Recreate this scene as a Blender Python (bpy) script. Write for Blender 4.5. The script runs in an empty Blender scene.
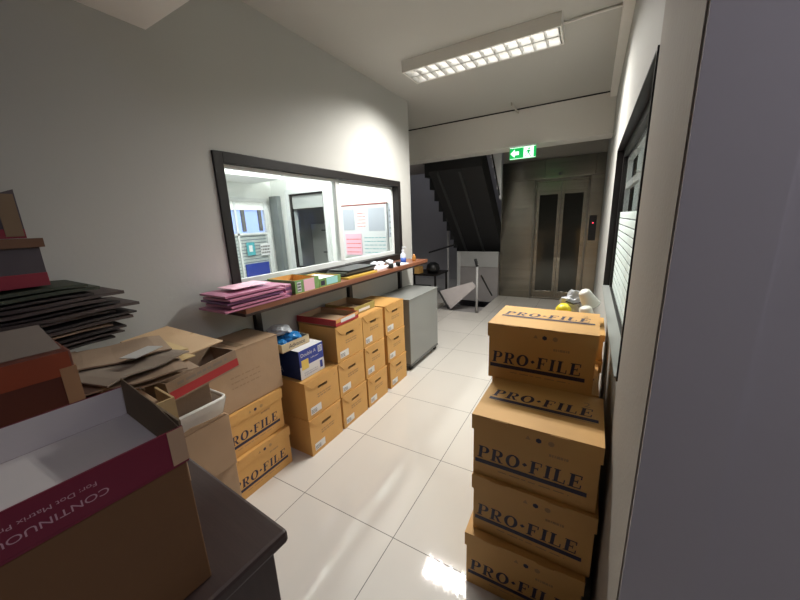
import bpy, bmesh, math, random
from mathutils import Vector, Matrix
random.seed(7)
SC = bpy.context.scene
COL = SC.collection
PI = math.pi

# ---------------------------------------------------------------- materials
MATS = {}
def lin(c):
    return tuple(((x/255)/12.92 if x/255 <= .04045 else ((x/255+.055)/1.055)**2.4) for x in c)
def nodes(name):
    m = bpy.data.materials.new(name); m.use_nodes = True
    nt = m.node_tree; nt.nodes.clear()
    out = nt.nodes.new('ShaderNodeOutputMaterial')
    b = nt.nodes.new('ShaderNodeBsdfPrincipled')
    nt.links.new(b.outputs[0], out.inputs[0])
    return m, nt, b, out
def mat(name, col, rough=.6, metal=0, var=.12, scale=6, bump=0, bscale=80, stretch=(1,1,1), spec=.5, emit=None, estr=0, trans=0, alpha=1):
    """plain surface whose colour wanders a little with a noise in the object's own space"""
    if name in MATS: return MATS[name]
    m, nt, b, out = nodes(name); L = nt.links
    tc = nt.nodes.new('ShaderNodeTexCoord'); mp = nt.nodes.new('ShaderNodeMapping')
    mp.inputs['Scale'].default_value = stretch
    L.new(tc.outputs['Object'], mp.inputs[0])
    n = nt.nodes.new('ShaderNodeTexNoise'); n.inputs['Scale'].default_value = scale; n.inputs['Detail'].default_value = 4
    L.new(mp.outputs[0], n.inputs['Vector'])
    mx = nt.nodes.new('ShaderNodeMix'); mx.data_type = 'RGBA'
    mx.inputs['A'].default_value = tuple(max(0, c*(1-var)) for c in col)+(1,)
    mx.inputs['B'].default_value = tuple(min(1, c*(1+var)) for c in col)+(1,)
    L.new(n.outputs[0], mx.inputs['Factor']); L.new(mx.outputs['Result'], b.inputs['Base Color'])
    b.inputs['Roughness'].default_value = rough; b.inputs['Metallic'].default_value = metal
    b.inputs['Specular IOR Level'].default_value = spec
    if trans: b.inputs['Transmission Weight'].default_value = trans
    if alpha < 1: b.inputs['Alpha'].default_value = alpha
    if emit: b.inputs['Emission Color'].default_value = tuple(emit)+(1,); b.inputs['Emission Strength'].default_value = estr
    if bump:
        n2 = nt.nodes.new('ShaderNodeTexNoise'); n2.inputs['Scale'].default_value = bscale
        L.new(mp.outputs[0], n2.inputs['Vector'])
        bp = nt.nodes.new('ShaderNodeBump'); bp.inputs['Strength'].default_value = bump; bp.inputs['Distance'].default_value = .01
        L.new(n2.outputs[0], bp.inputs['Height']); L.new(bp.outputs[0], b.inputs['Normal'])
    MATS[name] = m
    return m

WALL = mat('painted_wall', (.45,.45,.43), .7, var=.05, scale=1.3, bump=.05, bscale=40)
WALLN = mat('pier_paint', (.45,.43,.44), .7, var=.08, scale=1.5, bump=.05, bscale=30)
CEIL = mat('ceiling_paint', (.46,.45,.42), .75, var=.04, scale=1)
BEAM = mat('beam_paint', (.72,.70,.66), .7, var=.05, scale=2)
STAIRWALL = mat('stairwell_paint', (.42,.41,.43), .8, var=.1, scale=2)
WHITE = mat('white_paint', (.78,.78,.76), .5, var=.03)
ROOMW = mat('room_white', (.82,.84,.82), .7, var=.03, scale=1)
KRAFT = mat('golden_cardboard', (.64,.36,.11), .6, var=.12, scale=5, bump=.12, bscale=25)
KRAFTD = mat('cut_cardboard_edge', (.45,.28,.12), .8)
BROWN = mat('brown_cardboard', (.40,.27,.165), .75, var=.12, scale=5, bump=.12, bscale=25)
BROWND = mat('dusty_cardboard', (.30,.21,.14), .8, var=.18, scale=8, bump=.1)
GREYB = mat('grey_cardboard', (.24,.19,.145), .8, var=.15, scale=7)
INK = mat('navy_ink', (.022,.016,.045), .5, var=.1)
INKF = mat('faint_brown_ink', (.40,.24,.10), .6, var=.1)
STICK = mat('white_sticker', (.75,.75,.74), .5, var=.03)
BLACK = mat('black_plastic', (.012,.012,.013), .4)
BLACKF = mat('black_frame', (.014,.012,.012), .45, var=.2, spec=.3)
DARKWOOD = mat('dark_stained_wood', (.034,.018,.015), .55, var=.3, scale=5, stretch=(1,12,1), bump=.04, bscale=20)
SHELFW = mat('red_brown_wood', (.22,.085,.045), .35, var=.25, scale=4, stretch=(14,1,1))
ALU = mat('white_aluminium', (.66,.68,.68), .35, metal=0, var=.03)
GREYM = mat('grey_enamel', (.27,.28,.27), .35, var=.04, scale=3)
GREYMD = mat('grey_enamel_dark', (.13,.13,.13), .4)
STEEL = mat('brushed_steel', (.33,.31,.265), .27, metal=1, var=.3, scale=1.6, stretch=(.35,1,5), bump=.35, bscale=2.2)
STEELD = mat('steel_dark', (.24,.225,.20), .35, metal=1, var=.2, scale=2, stretch=(.5,1,4))
LIFTG = mat('lift_door_glass', (.07,.07,.06), .08, metal=.5, var=.1)
REDC = mat('crimson_print', (.15,.006,.026), .5, var=.12, scale=4)
REDC2 = mat('red_print', (.42,.03,.035), .5, var=.12)
ORANGE = mat('orange_red_print', (.10,.022,.010), .6, var=.25, scale=4)
INWHITE = mat('white_card_lining', (.56,.53,.52), .6, var=.06, scale=6)
PINK = mat('pink_folder', (.50,.19,.31), .35, var=.12, scale=8)
PINKL = mat('pale_pink_paper', (.85,.50,.62), .6, var=.04)
PURPLE = mat('purple_folder', (.20,.07,.20), .4, var=.15)
GREENB = mat('green_print', (.20,.36,.12), .5, var=.3, scale=40)
GOLDB = mat('golden_tray_card', (.40,.33,.10), .6, var=.2)
CYAN = mat('pale_cyan_paper', (.35,.70,.70), .5)
PAPER = mat('white_paper', (.70,.71,.73), .6, var=.03)
PAPERG = mat('printed_paper_grey', (.45,.48,.55), .6, var=.08, scale=60)
BLUE = mat('royal_blue_print', (.02,.045,.32), .4, var=.1)
BLUED = mat('deep_blue_print', (.012,.03,.12), .45, var=.3, scale=25)
BLUEP = mat('blue_plastic_wrap', (.03,.22,.55), .25, var=.5, scale=30)
YEL = mat('yellow_plastic', (.80,.68,.02), .4, var=.1)
SILVER = mat('crumpled_clear_wrap', (.62,.66,.70), .2, var=.2, scale=30, bump=.6, bscale=40)
GREYBAG = mat('grey_bag_plastic', (.42,.44,.48), .4, var=.3, scale=40, bump=.3)
IVORY = mat('white_plastic', (.72,.71,.66), .4, var=.04)
DKSTACK = mat('dark_folder', (.028,.022,.022), .6, var=.4, scale=9)
DKGREEN = mat('dark_green_folder', (.035,.045,.03), .6, var=.3, scale=9)
TAUPE = mat('dark_taupe_folder', (.065,.048,.045), .6, var=.3, scale=9)
PLUM = mat('greyish_plum_print', (.062,.05,.062), .6, var=.2)
STAIRD = mat('shaded_stair_concrete', (.02,.02,.022), .8, var=.2)  # near-black: the shade under the flight is put into the colour
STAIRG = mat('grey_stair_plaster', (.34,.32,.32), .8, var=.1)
GREENL = mat('lit_green', (.0,.35,.06), .4, emit=(0,.60,.12), estr=.7)
WHITEL = mat('lit_white', (.8,.9,.85), .4, emit=(.8,1,.9), estr=1.4)
TUBE = mat('lamp_tube', (.9,.9,.9), .4, emit=(1,.96,.90), estr=2.2)
LOUV = mat('mirror_louvre', (.72,.72,.70), .35, metal=.7, var=.04)
REDL = mat('red_indicator', (.5,0,0), .4, emit=(1,.05,.08), estr=4)
TEAL = mat('teal_print', (.08,.35,.40), .5)
DAY = mat('daylight_pane', (.3,.4,.7), .3, emit=(.30,.42,.95), estr=.75)
ROOMGREY = mat('grey_partition', (.16,.18,.18), .6)
FLOORRM = mat('room_floor', (.5,.5,.48), .4)
ORSTAIN = mat('cardboard_with_orange_stain', (.40,.27,.165), .75)
def _stain():
    m = ORSTAIN; nt = m.node_tree; b = [n for n in nt.nodes if n.type == 'BSDF_PRINCIPLED'][0]
    old = b.inputs['Base Color'].links[0].from_socket
    tc = nt.nodes.new('ShaderNodeTexCoord'); mp = nt.nodes.new('ShaderNodeMapping')
    mp.vector_type = 'POINT'; mp.inputs['Location'].default_value = (0,.02,-.14); mp.inputs['Scale'].default_value = (1,9,14)
    mp.inputs['Location'].default_value = (0,.3,-1.9)
    nt.links.new(tc.outputs['Object'], mp.inputs[0])
    g = nt.nodes.new('ShaderNodeTexGradient'); g.gradient_type = 'SPHERICAL'; nt.links.new(mp.outputs[0], g.inputs[0])
    mx = nt.nodes.new('ShaderNodeMix'); mx.data_type = 'RGBA'
    nt.links.new(g.outputs['Fac'], mx.inputs['Factor']); nt.links.new(old, mx.inputs['A'])
    mx.inputs['B'].default_value = (.55,.17,.05,1)
    nt.links.new(mx.outputs['Result'], b.inputs['Base Color'])
_stain()

def floor_material():
    m, nt, b, out = nodes('polished_floor_tiles'); L = nt.links
    geo = nt.nodes.new('ShaderNodeNewGeometry'); sep = nt.nodes.new('ShaderNodeSeparateXYZ')
    L.new(geo.outputs['Position'], sep.inputs[0])
    def M(op, a, bb=None):
        n = nt.nodes.new('ShaderNodeMath'); n.operation = op
        for i, v in enumerate((a, bb)):
            if v is None: continue
            if isinstance(v, (int, float)): n.inputs[i].default_value = v
            else: L.new(v, n.inputs[i])
        return n.outputs[0]
    T = .5955
    fx = M('DIVIDE', M('ADD', sep.outputs[0], .717+T*20), T); fy = M('DIVIDE', M('ADD', sep.outputs[1], -1.069+T*20), T)
    def edge(f):
        r = M('FRACT', f); return M('MINIMUM', r, M('SUBTRACT', 1, r))
    e = M('MINIMUM', edge(fx), edge(fy))
    grout = M('LESS_THAN', e, .0034)
    n = nt.nodes.new('ShaderNodeTexNoise'); n.inputs['Scale'].default_value = 1.5; n.inputs['Detail'].default_value = 5
    L.new(geo.outputs['Position'], n.inputs['Vector'])
    wn = nt.nodes.new('ShaderNodeTexWhiteNoise'); wn.noise_dimensions = '2D'
    cx = nt.nodes.new('ShaderNodeCombineXYZ'); L.new(M('FLOOR', fx), cx.inputs[0]); L.new(M('FLOOR', fy), cx.inputs[1]); L.new(cx.outputs[0], wn.inputs['Vector'])
    fac = M('ADD', M('MULTIPLY', n.outputs[0], .7), M('MULTIPLY', wn.outputs[0], .3))
    mx = nt.nodes.new('ShaderNodeMix'); mx.data_type = 'RGBA'; L.new(fac, mx.inputs['Factor'])
    mx.inputs['A'].default_value = (.63,.60,.555,1); mx.inputs['B'].default_value = (.71,.68,.635,1)
    m2 = nt.nodes.new('ShaderNodeMix'); m2.data_type = 'RGBA'; L.new(grout, m2.inputs['Factor'])
    L.new(mx.outputs['Result'], m2.inputs['A']); m2.inputs['B'].default_value = (.16,.15,.14,1)
    L.new(m2.outputs['Result'], b.inputs['Base Color'])
    b.inputs['Specular IOR Level'].default_value = .55
    r = M('ADD', .06, M('MULTIPLY', grout, .6)); L.new(r, b.inputs['Roughness'])
    return m
FLOORM = floor_material()

def glass_material(name, film=None):
    """thin pane: clear, with Fresnel reflection; optional band of frosted stripes up to a height"""
    m, nt, b, out = nodes(name); nt.nodes.remove(b); L = nt.links
    tr = nt.nodes.new('ShaderNodeBsdfTransparent'); tr.inputs[0].default_value = (.97,.98,.975,1)
    gl = nt.nodes.new('ShaderNodeBsdfGlossy'); gl.inputs['Roughness'].default_value = .02
    fr = nt.nodes.new('ShaderNodeFresnel'); fr.inputs[0].default_value = 1.4
    gb = nt.nodes.new('ShaderNodeNewGeometry'); sb = nt.nodes.new('ShaderNodeMath'); sb.operation = 'SUBTRACT'; sb.use_clamp = True
    L.new(fr.outputs[0], sb.inputs[0]); L.new(gb.outputs['Backfacing'], sb.inputs[1])
    mx = nt.nodes.new('ShaderNodeMixShader'); L.new(sb.outputs[0], mx.inputs[0]); L.new(tr.outputs[0], mx.inputs[1]); L.new(gl.outputs[0], mx.inputs[2])
    res = mx.outputs[0]
    if film:
        ztop, pitch, gap = film
        geo = nt.nodes.new('ShaderNodeNewGeometry'); sep = nt.nodes.new('ShaderNodeSeparateXYZ'); L.new(geo.outputs['Position'], sep.inputs[0])
        def M(op, a, bb):
            n = nt.nodes.new('ShaderNodeMath'); n.operation = op
            for i, v in enumerate((a, bb)):
                if isinstance(v, (int, float)): n.inputs[i].default_value = v
                else: L.new(v, n.inputs[i])
            return n.outputs[0]
        f = M('FRACT', M('DIVIDE', M('SUBTRACT', sep.outputs[2], ztop-pitch*40), pitch), 0)
        s = M('MULTIPLY', M('GREATER_THAN', f, gap), M('LESS_THAN', sep.outputs[2], ztop))
        df = nt.nodes.new('ShaderNodeBsdfDiffuse'); df.inputs[0].default_value = (.72,.76,.75,1)
        tl = nt.nodes.new('ShaderNodeBsdfTranslucent'); tl.inputs[0].default_value = (.85,.9,.88,1)
        m3 = nt.nodes.new('ShaderNodeMixShader'); m3.inputs[0].default_value = .55
        L.new(df.outputs[0], m3.inputs[1]); L.new(tl.outputs[0], m3.inputs[2])
        m4 = nt.nodes.new('ShaderNodeMixShader'); L.new(s, m4.inputs[0]); L.new(res, m4.inputs[1]); L.new(m3.outputs[0], m4.inputs[2])
        res = m4.outputs[0]
    L.new(res, out.inputs[0])
    return m
GLASS = glass_material('clear_glass')
GLASSF = glass_material('striped_frosted_glass', (1.505, .042, .14))
GLASSF2 = glass_material('striped_frosted_door_glass', (1.42, .045, .2))

# ---------------------------------------------------------------- mesh helpers
class MB:
    def __init__(s): s.v = []; s.f = []; s.m = []
    def poly(s, pts, mi=0):
        k = len(s.v); s.v += [tuple(p) for p in pts]; s.f.append(tuple(range(k, k+len(pts)))); s.m.append(mi); return s
    def box(s, x0, x1, y0, y1, z0, z1, mi=0, M=None):
        P = [Vector((x, y, z)) for z in (z0, z1) for y in (y0, y1) for x in (x0, x1)]
        if M is not None: P = [M @ p for p in P]
        k = len(s.v); s.v += [tuple(p) for p in P]
        for f in ((0,2,3,1),(4,5,7,6),(0,1,5,4),(2,6,7,3),(0,4,6,2),(1,3,7,5)):
            s.f.append(tuple(k+i for i in f)); s.m.append(mi)
        return s
    def prism(s, pts, d, mi=0):
        """closed outline pts (3D, planar) pushed along vector d"""
        d = Vector(d); n = len(pts); k = len(s.v)
        s.v += [tuple(Vector(p)) for p in pts] + [tuple(Vector(p)+d) for p in pts]
        s.f.append(tuple(range(k, k+n))[::-1]); s.m.append(mi)
        s.f.append(tuple(range(k+n, k+2*n))); s.m.append(mi)
        for i in range(n):
            j = (i+1) % n; s.f.append((k+i, k+j, k+n+j, k+n+i)); s.m.append(mi)
        return s
    def tube(s, pts, r, mi=0, n=10, caps=True):
        pts = [Vector(p) for p in pts]; rs = r if isinstance(r, (list, tuple)) else [r]*len(pts)
        k = len(s.v); N = len(pts)
        for i, p in enumerate(pts):
            t = (pts[min(i+1, N-1)]-pts[max(i-1, 0)]).normalized()
            a = t.orthogonal().normalized() if i == 0 else (a - t*a.dot(t)).normalized()
            b2 = t.cross(a)
            for j in range(n):
                th = 2*PI*j/n; s.v.append(tuple(p+(a*math.cos(th)+b2*math.sin(th))*rs[i]))
        for i in range(N-1):
            for j in range(n):
                q = (j+1) % n
                s.f.append((k+i*n+j, k+i*n+q, k+(i+1)*n+q, k+(i+1)*n+j)); s.m.append(mi)
        if caps:
            s.f.append(tuple(k+j for j in range(n))[::-1]); s.m.append(mi)
            s.f.append(tuple(k+(N-1)*n+j for j in range(n))); s.m.append(mi)
        return s
    def lathe(s, prof, c=(0,0,0), mi=0, n=20, M=None):
        k = len(s.v)
        for (r, z) in prof:
            for j in range(n):
                th = 2*PI*j/n; p = Vector((r*math.cos(th), r*math.sin(th), z))
                if M is not None: p = M @ p
                s.v.append(tuple(p+Vector(c)))
        for i in range(len(prof)-1):
            for j in range(n):
                q = (j+1) % n
                s.f.append((k+i*n+j, k+i*n+q, k+(i+1)*n+q, k+(i+1)*n+j)); s.m.append(mi)
        return s
    def build(s, name, mats, parent=None, loc=(0,0,0), rot=(0,0,0), bevel=0, smooth=False):
        me = bpy.data.meshes.new(name); me.from_pydata(s.v, [], s.f)
        if not isinstance(mats, (list, tuple)): mats = [mats]
        for m in mats: me.materials.append(m)
        for p, mi in zip(me.polygons, s.m): p.material_index = mi; p.use_smooth = smooth
        me.update()
        bm = bmesh.new(); bm.from_mesh(me); bmesh.ops.remove_doubles(bm, verts=bm.verts, dist=1e-6)
        bmesh.ops.recalc_face_normals(bm, faces=bm.faces); bm.to_mesh(me); bm.free()
        o = bpy.data.objects.new(name, me); COL.objects.link(o)
        o.parent = parent; o.location = loc; o.rotation_euler = rot
        if bevel:
            bv = o.modifiers.new('bevel', 'BEVEL'); bv.width = bevel; bv.segments = 2; bv.limit_method = 'ANGLE'; bv.angle_limit = math.radians(50)
        return o

def tag(o, label, cat, group=None, kind=None):
    o['label'] = label; o['category'] = cat
    if group: o['group'] = group
    if kind: o['kind'] = kind
    return o
def thing(name, label, cat, loc=(0,0,0), rz=0, group=None):
    o = bpy.data.objects.new(name, None); COL.objects.link(o); o.empty_display_size = .05
    o.location = loc; o.rotation_euler = (0, 0, rz)
    return tag(o, label, cat, group)
def struct(o, label=None, cat='room'):
    o['kind'] = 'structure'
    if label: o['label'] = label; o['category'] = cat
    return o
def copy_tree(o, parent=None):
    c = o.copy(); COL.objects.link(c); c.parent = parent
    for ch in [x for x in o.children]: copy_tree(ch, c)
    return c

# ---------------------------------------------------------------- lettering (serif capitals drawn as outlines)
def ring(cx, cy, ro, ri, a0=0, a1=2*PI, n=20):
    out = []
    for i in range(n):
        t0 = a0+(a1-a0)*i/n; t1 = a0+(a1-a0)*(i+1)/n
        out.append([(cx+ro[0]*math.cos(t0), cy+ro[1]*math.sin(t0)), (cx+ro[0]*math.cos(t1), cy+ro[1]*math.sin(t1)),
                    (cx+ri[0]*math.cos(t1), cy+ri[1]*math.sin(t1)), (cx+ri[0]*math.cos(t0), cy+ri[1]*math.sin(t0))])
    return out
def R4(x0, y0, x1, y1): return [(x0,y0),(x1,y0),(x1,y1),(x0,y1)]
def glyph(c):
    st = [R4(.10,0,.38,1), R4(0,0,.48,.07), R4(0,.93,.48,1)]
    if c in 'PR':
        g = st + [R4(.34,.93,.6,1), R4(.34,.44,.6,.51)] + ring(.58,.72,(.40,.28),(.12,.20),-PI/2,PI/2,12)
        if c == 'R': g += [[(.42,.46),(.64,.46),(.98,.0),(.74,.0)], R4(.74,0,1.08,.06)]
        return g, 1.02 if c == 'P' else 1.12
    if c == 'O': return ring(.55,.5,(.58,.52),(.28,.42)), 1.12
    if c in 'FE':
        g = st + [R4(.34,.93,.88,1), R4(.80,.72,.88,1), R4(.34,.46,.66,.54), R4(.60,.36,.66,.64)]
        if c == 'E': g += [R4(.34,0,.92,.07), R4(.84,0,.92,.3)]
        return g, .98
    if c == 'I': return st, .50
    if c == 'L': return st + [R4(.34,0,.9,.07), R4(.82,0,.9,.32)], .96
    if c == '.': return [[(.25,.36),(.46,.52),(.25,.68),(.04,.52)]], .5
    return [], .5
def serif_text(mb, txt, origin, u, v, n, height, width, mi, slant=0.12):
    """writes txt from origin along u (up v) on a surface of normal n, stretched to width"""
    u, v, n, o = Vector(u), Vector(v), Vector(n), Vector(origin)
    adv = 0; gl = []
    for c in txt:
        g, w = glyph(c); gl.append((adv, g)); adv += w+.16
    sx = width/(adv-.16)
    k = 0
    for a, g in gl:
        for q in g:
            k += 1
            off = n*(.0007+.00002*(k % 5))
            mb.poly([o+u*((a+x)*sx+slant*height*y)+v*(y*height)+off for x, y in q], mi)
def bar(mb, o, u, v, n, x0, x1, y0, y1, mi, off=.0008):
    o, u, v, n = Vector(o), Vector(u), Vector(v), Vector(n)
    mb.poly([o+u*x0+v*y0+n*off, o+u*x1+v*y0+n*off, o+u*x1+v*y1+n*off, o+u*x0+v*y1+n*off], mi)
def scribble(mb, o, u, v, n, w, h, rows, mi, seed=1, off=.0008, fill=.55):
    r = random.Random(seed)
    for i in range(rows):
        y0 = h*(i+.2)/rows; y1 = h*(i+.2+fill)/rows; x = 0
        while x < w:
            l = w*r.uniform(.06,.2); bar(mb, o, u, v, n, x, min(w, x+l), y0, y1, mi, off); x += l+w*r.uniform(.02,.06)
def font_mesh(txt, size, mirror=False):
    cu = bpy.data.curves.new('t', 'FONT'); cu.body = txt; cu.size = size; cu.extrude = 0
    o = bpy.data.objects.new('t', cu); COL.objects.link(o)
    dg = bpy.context.evaluated_depsgraph_get(); me = bpy.data.meshes.new_from_object(o.evaluated_get(dg))
    vs = [v.co.copy() for v in me.vertices]; fs = [tuple(p.vertices) for p in me.polygons]
    bpy.data.objects.remove(o); bpy.data.curves.remove(cu); bpy.data.meshes.remove(me)
    return vs, fs
def put_text(mb, txt, origin, u, v, n, size, mi, off=.0009, stretch=1, center=False):
    vs, fs = font_mesh(txt, size); u, v, n, o = Vector(u), Vector(v), Vector(n), Vector(origin)
    sh = -(max(p.x for p in vs)+min(p.x for p in vs))/2*stretch if center else 0
    k = len(mb.v); mb.v += [tuple(o+u*(p.x*stretch+sh)+v*p.y+n*off) for p in vs]
    for f in fs: mb.f.append(tuple(k+i for i in f)); mb.m.append(mi)

# ================================================================ THE SETTING
XL, XR, ZC = -1.9, .12, 2.8
# floor: corridor with the stair opening left out
fl = MB()
fl.box(-4.4, 3.2, -2.6, 5.07, -.12, 0); fl.box(-1.5, 3.2, 5.07, 8, -.12, 0); fl.box(-4.4, -2.3, 5.07, 8, -.12, 0)
struct(fl.build('floor', FLOORM))
c = MB(); c.box(-4.4, 3.2, -2.6, 4.65, ZC, ZC+.12); c.box(-4.4, 3.2, 4.65, 8, ZC+.9, ZC+1.0)
struct(c.build('ceiling', CEIL))
# left wall with the window hole
WY0, WY1, WZ0, WZ1 = 1.205, 3.345, 1.08, 1.935
w = MB()
w.box(XL-.1, XL, -2.6, WY0+.03, 0, ZC); w.box(XL-.1, XL, WY1-.03, 3.6, 0, ZC)
w.box(XL-.1, XL, WY0+.03, WY1-.03, 0, WZ0+.03); w.box(XL-.1, XL, WY0+.03, WY1-.03, WZ1-.03, ZC)
struct(w.build('wall_left', WALL))
# right wall with its window hole
RY0, RY1, RZ0, RZ1 = 1.235, 2.96, .945, 1.935
w = MB()
w.box(XR, XR+.12, RY1, 6.45, 0, ZC)
w.box(XR, XR+.12, RY0, RY1, 0, RZ0); w.box(XR, XR+.12, RY0, RY1, RZ1, ZC)
w.box(XR, XR+.12, RY0-.02, RY0, 0, ZC)
struct(w.build('wall_right', WALL))
struct(MB().box(XR-.003, XR+.12, .71, RY0-.02, 0, ZC).build('trim_6', mat('pillar_plaster', (.34,.31,.275), .8, var=.08, scale=4, bump=.1)))
struct(MB().box(XR+.12, 1.9, .71, .83, 0, ZC).box(XR, XR+.12, .70, .71, 0, ZC).build('wall_near', WALLN))
# cove strip along the right ceiling
struct(MB().box(.055, XR, .71, 4.65, ZC-.06, ZC).build('trim_1', BEAM, bevel=.004))
# beams
struct(MB().box(XL, XR, 4.65, 4.95, 2.37, ZC).box(-4.4, XL, 4.65, 4.95, 2.37, ZC).box(-4.4, XR, 4.65, 4.68, 2.8, 3.7).build('trim_2', BEAM, bevel=.004))
struct(MB().box(-3.3, XR, 4.638, 4.649, 2.788, 2.7995).build('trim_7', BLACKF))
struct(MB().box(XL, 3.2, .50, .98, 2.423, ZC).build('trim_3', BEAM, bevel=.004))
# stairwell and lift walls
struct(MB().box(-1.48, XR, 6.46, 8.0, 2.44, 3.7).build('wall_lift', mat('lift_wall_paint', (.42,.40,.36), .75, var=.05)))
struct(MB().box(-4.4, 3.2, 7.9, 8.0, -2, 3.7).build('wall_stairwell_back', STAIRWALL))
struct(MB().box(-4.4, -4.3, 3.7, 7.9, 0, 3.7).build('wall_stairwell_left', STAIRWALL))
struct(MB().box(-2.36, -2.31, 5.08, 7.9, -2, -.13).build('wall_pit_left', STAIRWALL))
struct(MB().box(-1.49, -1.44, 5.08, 7.9, -2, -.13).build('wall_pit_right', STAIRWALL))
struct(MB().box(-2.36, -1.44, 5.02, 5.07, -2, -.13).build('wall_pit_front', STAIRWALL))
struct(MB().box(-2.36, -1.44, 5.02, 7.9, -2.1, -2.0).build('floor_pit', STAIRWALL))
struct(MB().box(-1.46, -1.40, 6.52, 7.9, 0, 2.44).build('wall_shaft', STAIRWALL))

# walls behind the camera
DIM = mat('dim_room_paint', (.16,.16,.17), .8)
struct(MB().box(XL-.1, 2.0, -2.7, -2.6, 0, ZC).build('wall_behind', DIM))
struct(MB().box(1.9, 2.0, -2.6, .83, 0, ZC).build('wall_side', DIM))
# office behind the left window
struct(MB().box(-4.3, -4.2, -.4, 3.6, 0, ZC).box(-4.2, XL-.1, -.4, -.3, 0, ZC)
       .box(-4.2, -3.83, 3.5, 3.6, 0, ZC).box(-3.13, XL-.1, 3.5, 3.6, 0, ZC).box(-3.83, -3.13, 3.5, 3.6, 0, .87).box(-3.83, -3.13, 3.5, 3.6, 1.97, ZC).build('wall_office', ROOMW))
# room behind the right window
struct(MB().box(1.6, 1.7, .83, 4.6, 0, ZC).box(XR+.12, 1.6, 4.5, 4.6, 0, ZC).build('wall_side_office', ROOMW))

# window_1: the long office window
def rect_frame(mb, axis, c0, c1, y0, y1, z0, z1, t, mi=0, tb=None):
    """rectangular frame; axis x: lies in the yz plane between x c0 and c1; axis y: in the xz plane"""
    tb = t if tb is None else tb
    for (a0, a1, b0, b1) in ((y0, y0+t, z0, z1), (y1-t, y1, z0, z1), (y0+t, y1-t, z0, z0+tb), (y0+t, y1-t, z1-t, z1)):
        if axis == 'x': mb.box(c0, c1, a0, a1, b0, b1, mi)
        else: mb.box(a0, a1, c0, c1, b0, b1, mi)
win = bpy.data.objects.new('window_1', None); COL.objects.link(win); struct(win, 'long black-framed sliding office window above the wooden shelf on the left wall', 'window')
f = MB(); rect_frame(f, 'x', XL-.10, XL+.012, WY0, WY1, WZ0, WZ1, .06); f.build('window_frame', BLACKF, win, bevel=.003)
f = MB(); rect_frame(f, 'x', XL-.055, XL-.03, WY0+.061, 2.34, WZ0+.061, WZ1-.061, .022, tb=.04); f.box(XL-.058, XL-.027, 2.285, 2.34, WZ0+.1, WZ1-.083)
f.build('window_sash', ALU, win, bevel=.002)
f = MB(); rect_frame(f, 'x', XL-.085, XL-.06, 2.30, WY1-.061, WZ0+.061, WZ1-.061, .022, tb=.04)
f.build('window_sash', ALU, win, bevel=.002)
MB().box(XL-.044, XL-.041, WY0+.083, 2.286, WZ0+.1, WZ1-.083).build('window_pane', GLASS, win)
MB().box(XL-.074, XL-.071, 2.32, WY1-.083, WZ0+.1, WZ1-.083).build('window_pane', GLASS, win)
# window_2: right
win = bpy.data.objects.new('window_2', None); COL.objects.link(win); struct(win, 'black-framed window with striped frosted film in the right wall', 'window')
f = MB(); rect_frame(f, 'x', XR-.006, XR+.12, RY0, RY1, RZ0, RZ1, .008); rect_frame(f, 'x', XR+.035, XR+.06, RY0+.008, RY1-.008, RZ0+.008, RZ1-.008, .05, tb=.004)
f.build('window_frame', BLACKF, win)
MB().box(XR-.012, XR+.034, RY0+.009, RY1-.009, RZ0+.008, RZ0+.014).build('window_sill', GREYM, win)
f = MB(); rect_frame(f, 'x', XR+.062, XR+.09, RY0+.06, RY1-.06, RZ0+.012, RZ1-.06, .03); f.box(XR+.062, XR+.09, 2.0, 2.05, RZ0+.04, RZ1-.09); f.box(XR+.062, XR+.09, 2.05, RY1-.09, 1.66, 1.70)
f.build('window_sash', ALU, win)
MB().box(XR+.050, XR+.053, RY0+.058, RY1-.058, RZ0+.012, RZ1-.058).build('window_pane', GLASSF, win)

# window_3: dark inner window of the office, window_4 the glazed back door part
win = bpy.data.objects.new('window_3', None); COL.objects.link(win); struct(win, 'dark inner window inside the office seen through the long window', 'window')
f = MB(); rect_frame(f, 'y', 3.46, 3.61, -3.87, -3.09, .83, 2.0, .06); f.build('window_frame', ALU, win)
f = MB(); rect_frame(f, 'y', 3.48, 3.52, -3.81, -3.15, .89, 1.94, .025); f.build('window_sash', BLACKF, win)
MB().box(-3.785, -3.175, 3.498, 3.502, .915, 1.915).build('window_pane', GLASS, win)
MB().box(-3.785, -3.175, 3.51, 3.516, 1.74, 1.915).build('roller_blind', mat('blind_grey', (.50,.50,.50), .7), win)
struct(MB().box(-4.3, -2.9, 5.0, 5.02, 0, ZC-.01).box(-2.92, -2.9, 3.6, 5.0, 0, ZC-.01).build('wall_store', ROOMGREY))
g = thing('filing_cabinet', 'pale grey filing cabinet seen through the dark inner office window', 'cabinet', (-3.95, 4.55, 0), 0)
MB().box(-.32, .32, -.22, .22, 0, 1.52).build('body', mat('pale_enamel', (.72,.72,.69), .4), g, bevel=.005)
for k in range(4):
    d = MB().box(-.30, .30, -.235, -.222, .04+.37*k, .385+.37*k).build('drawer', MATS['pale_enamel'], g, bevel=.003)
    MB().box(-.06, .06, -.25, -.236, .29+.37*k, .31+.37*k).build('handle', GREYMD, d)

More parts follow.
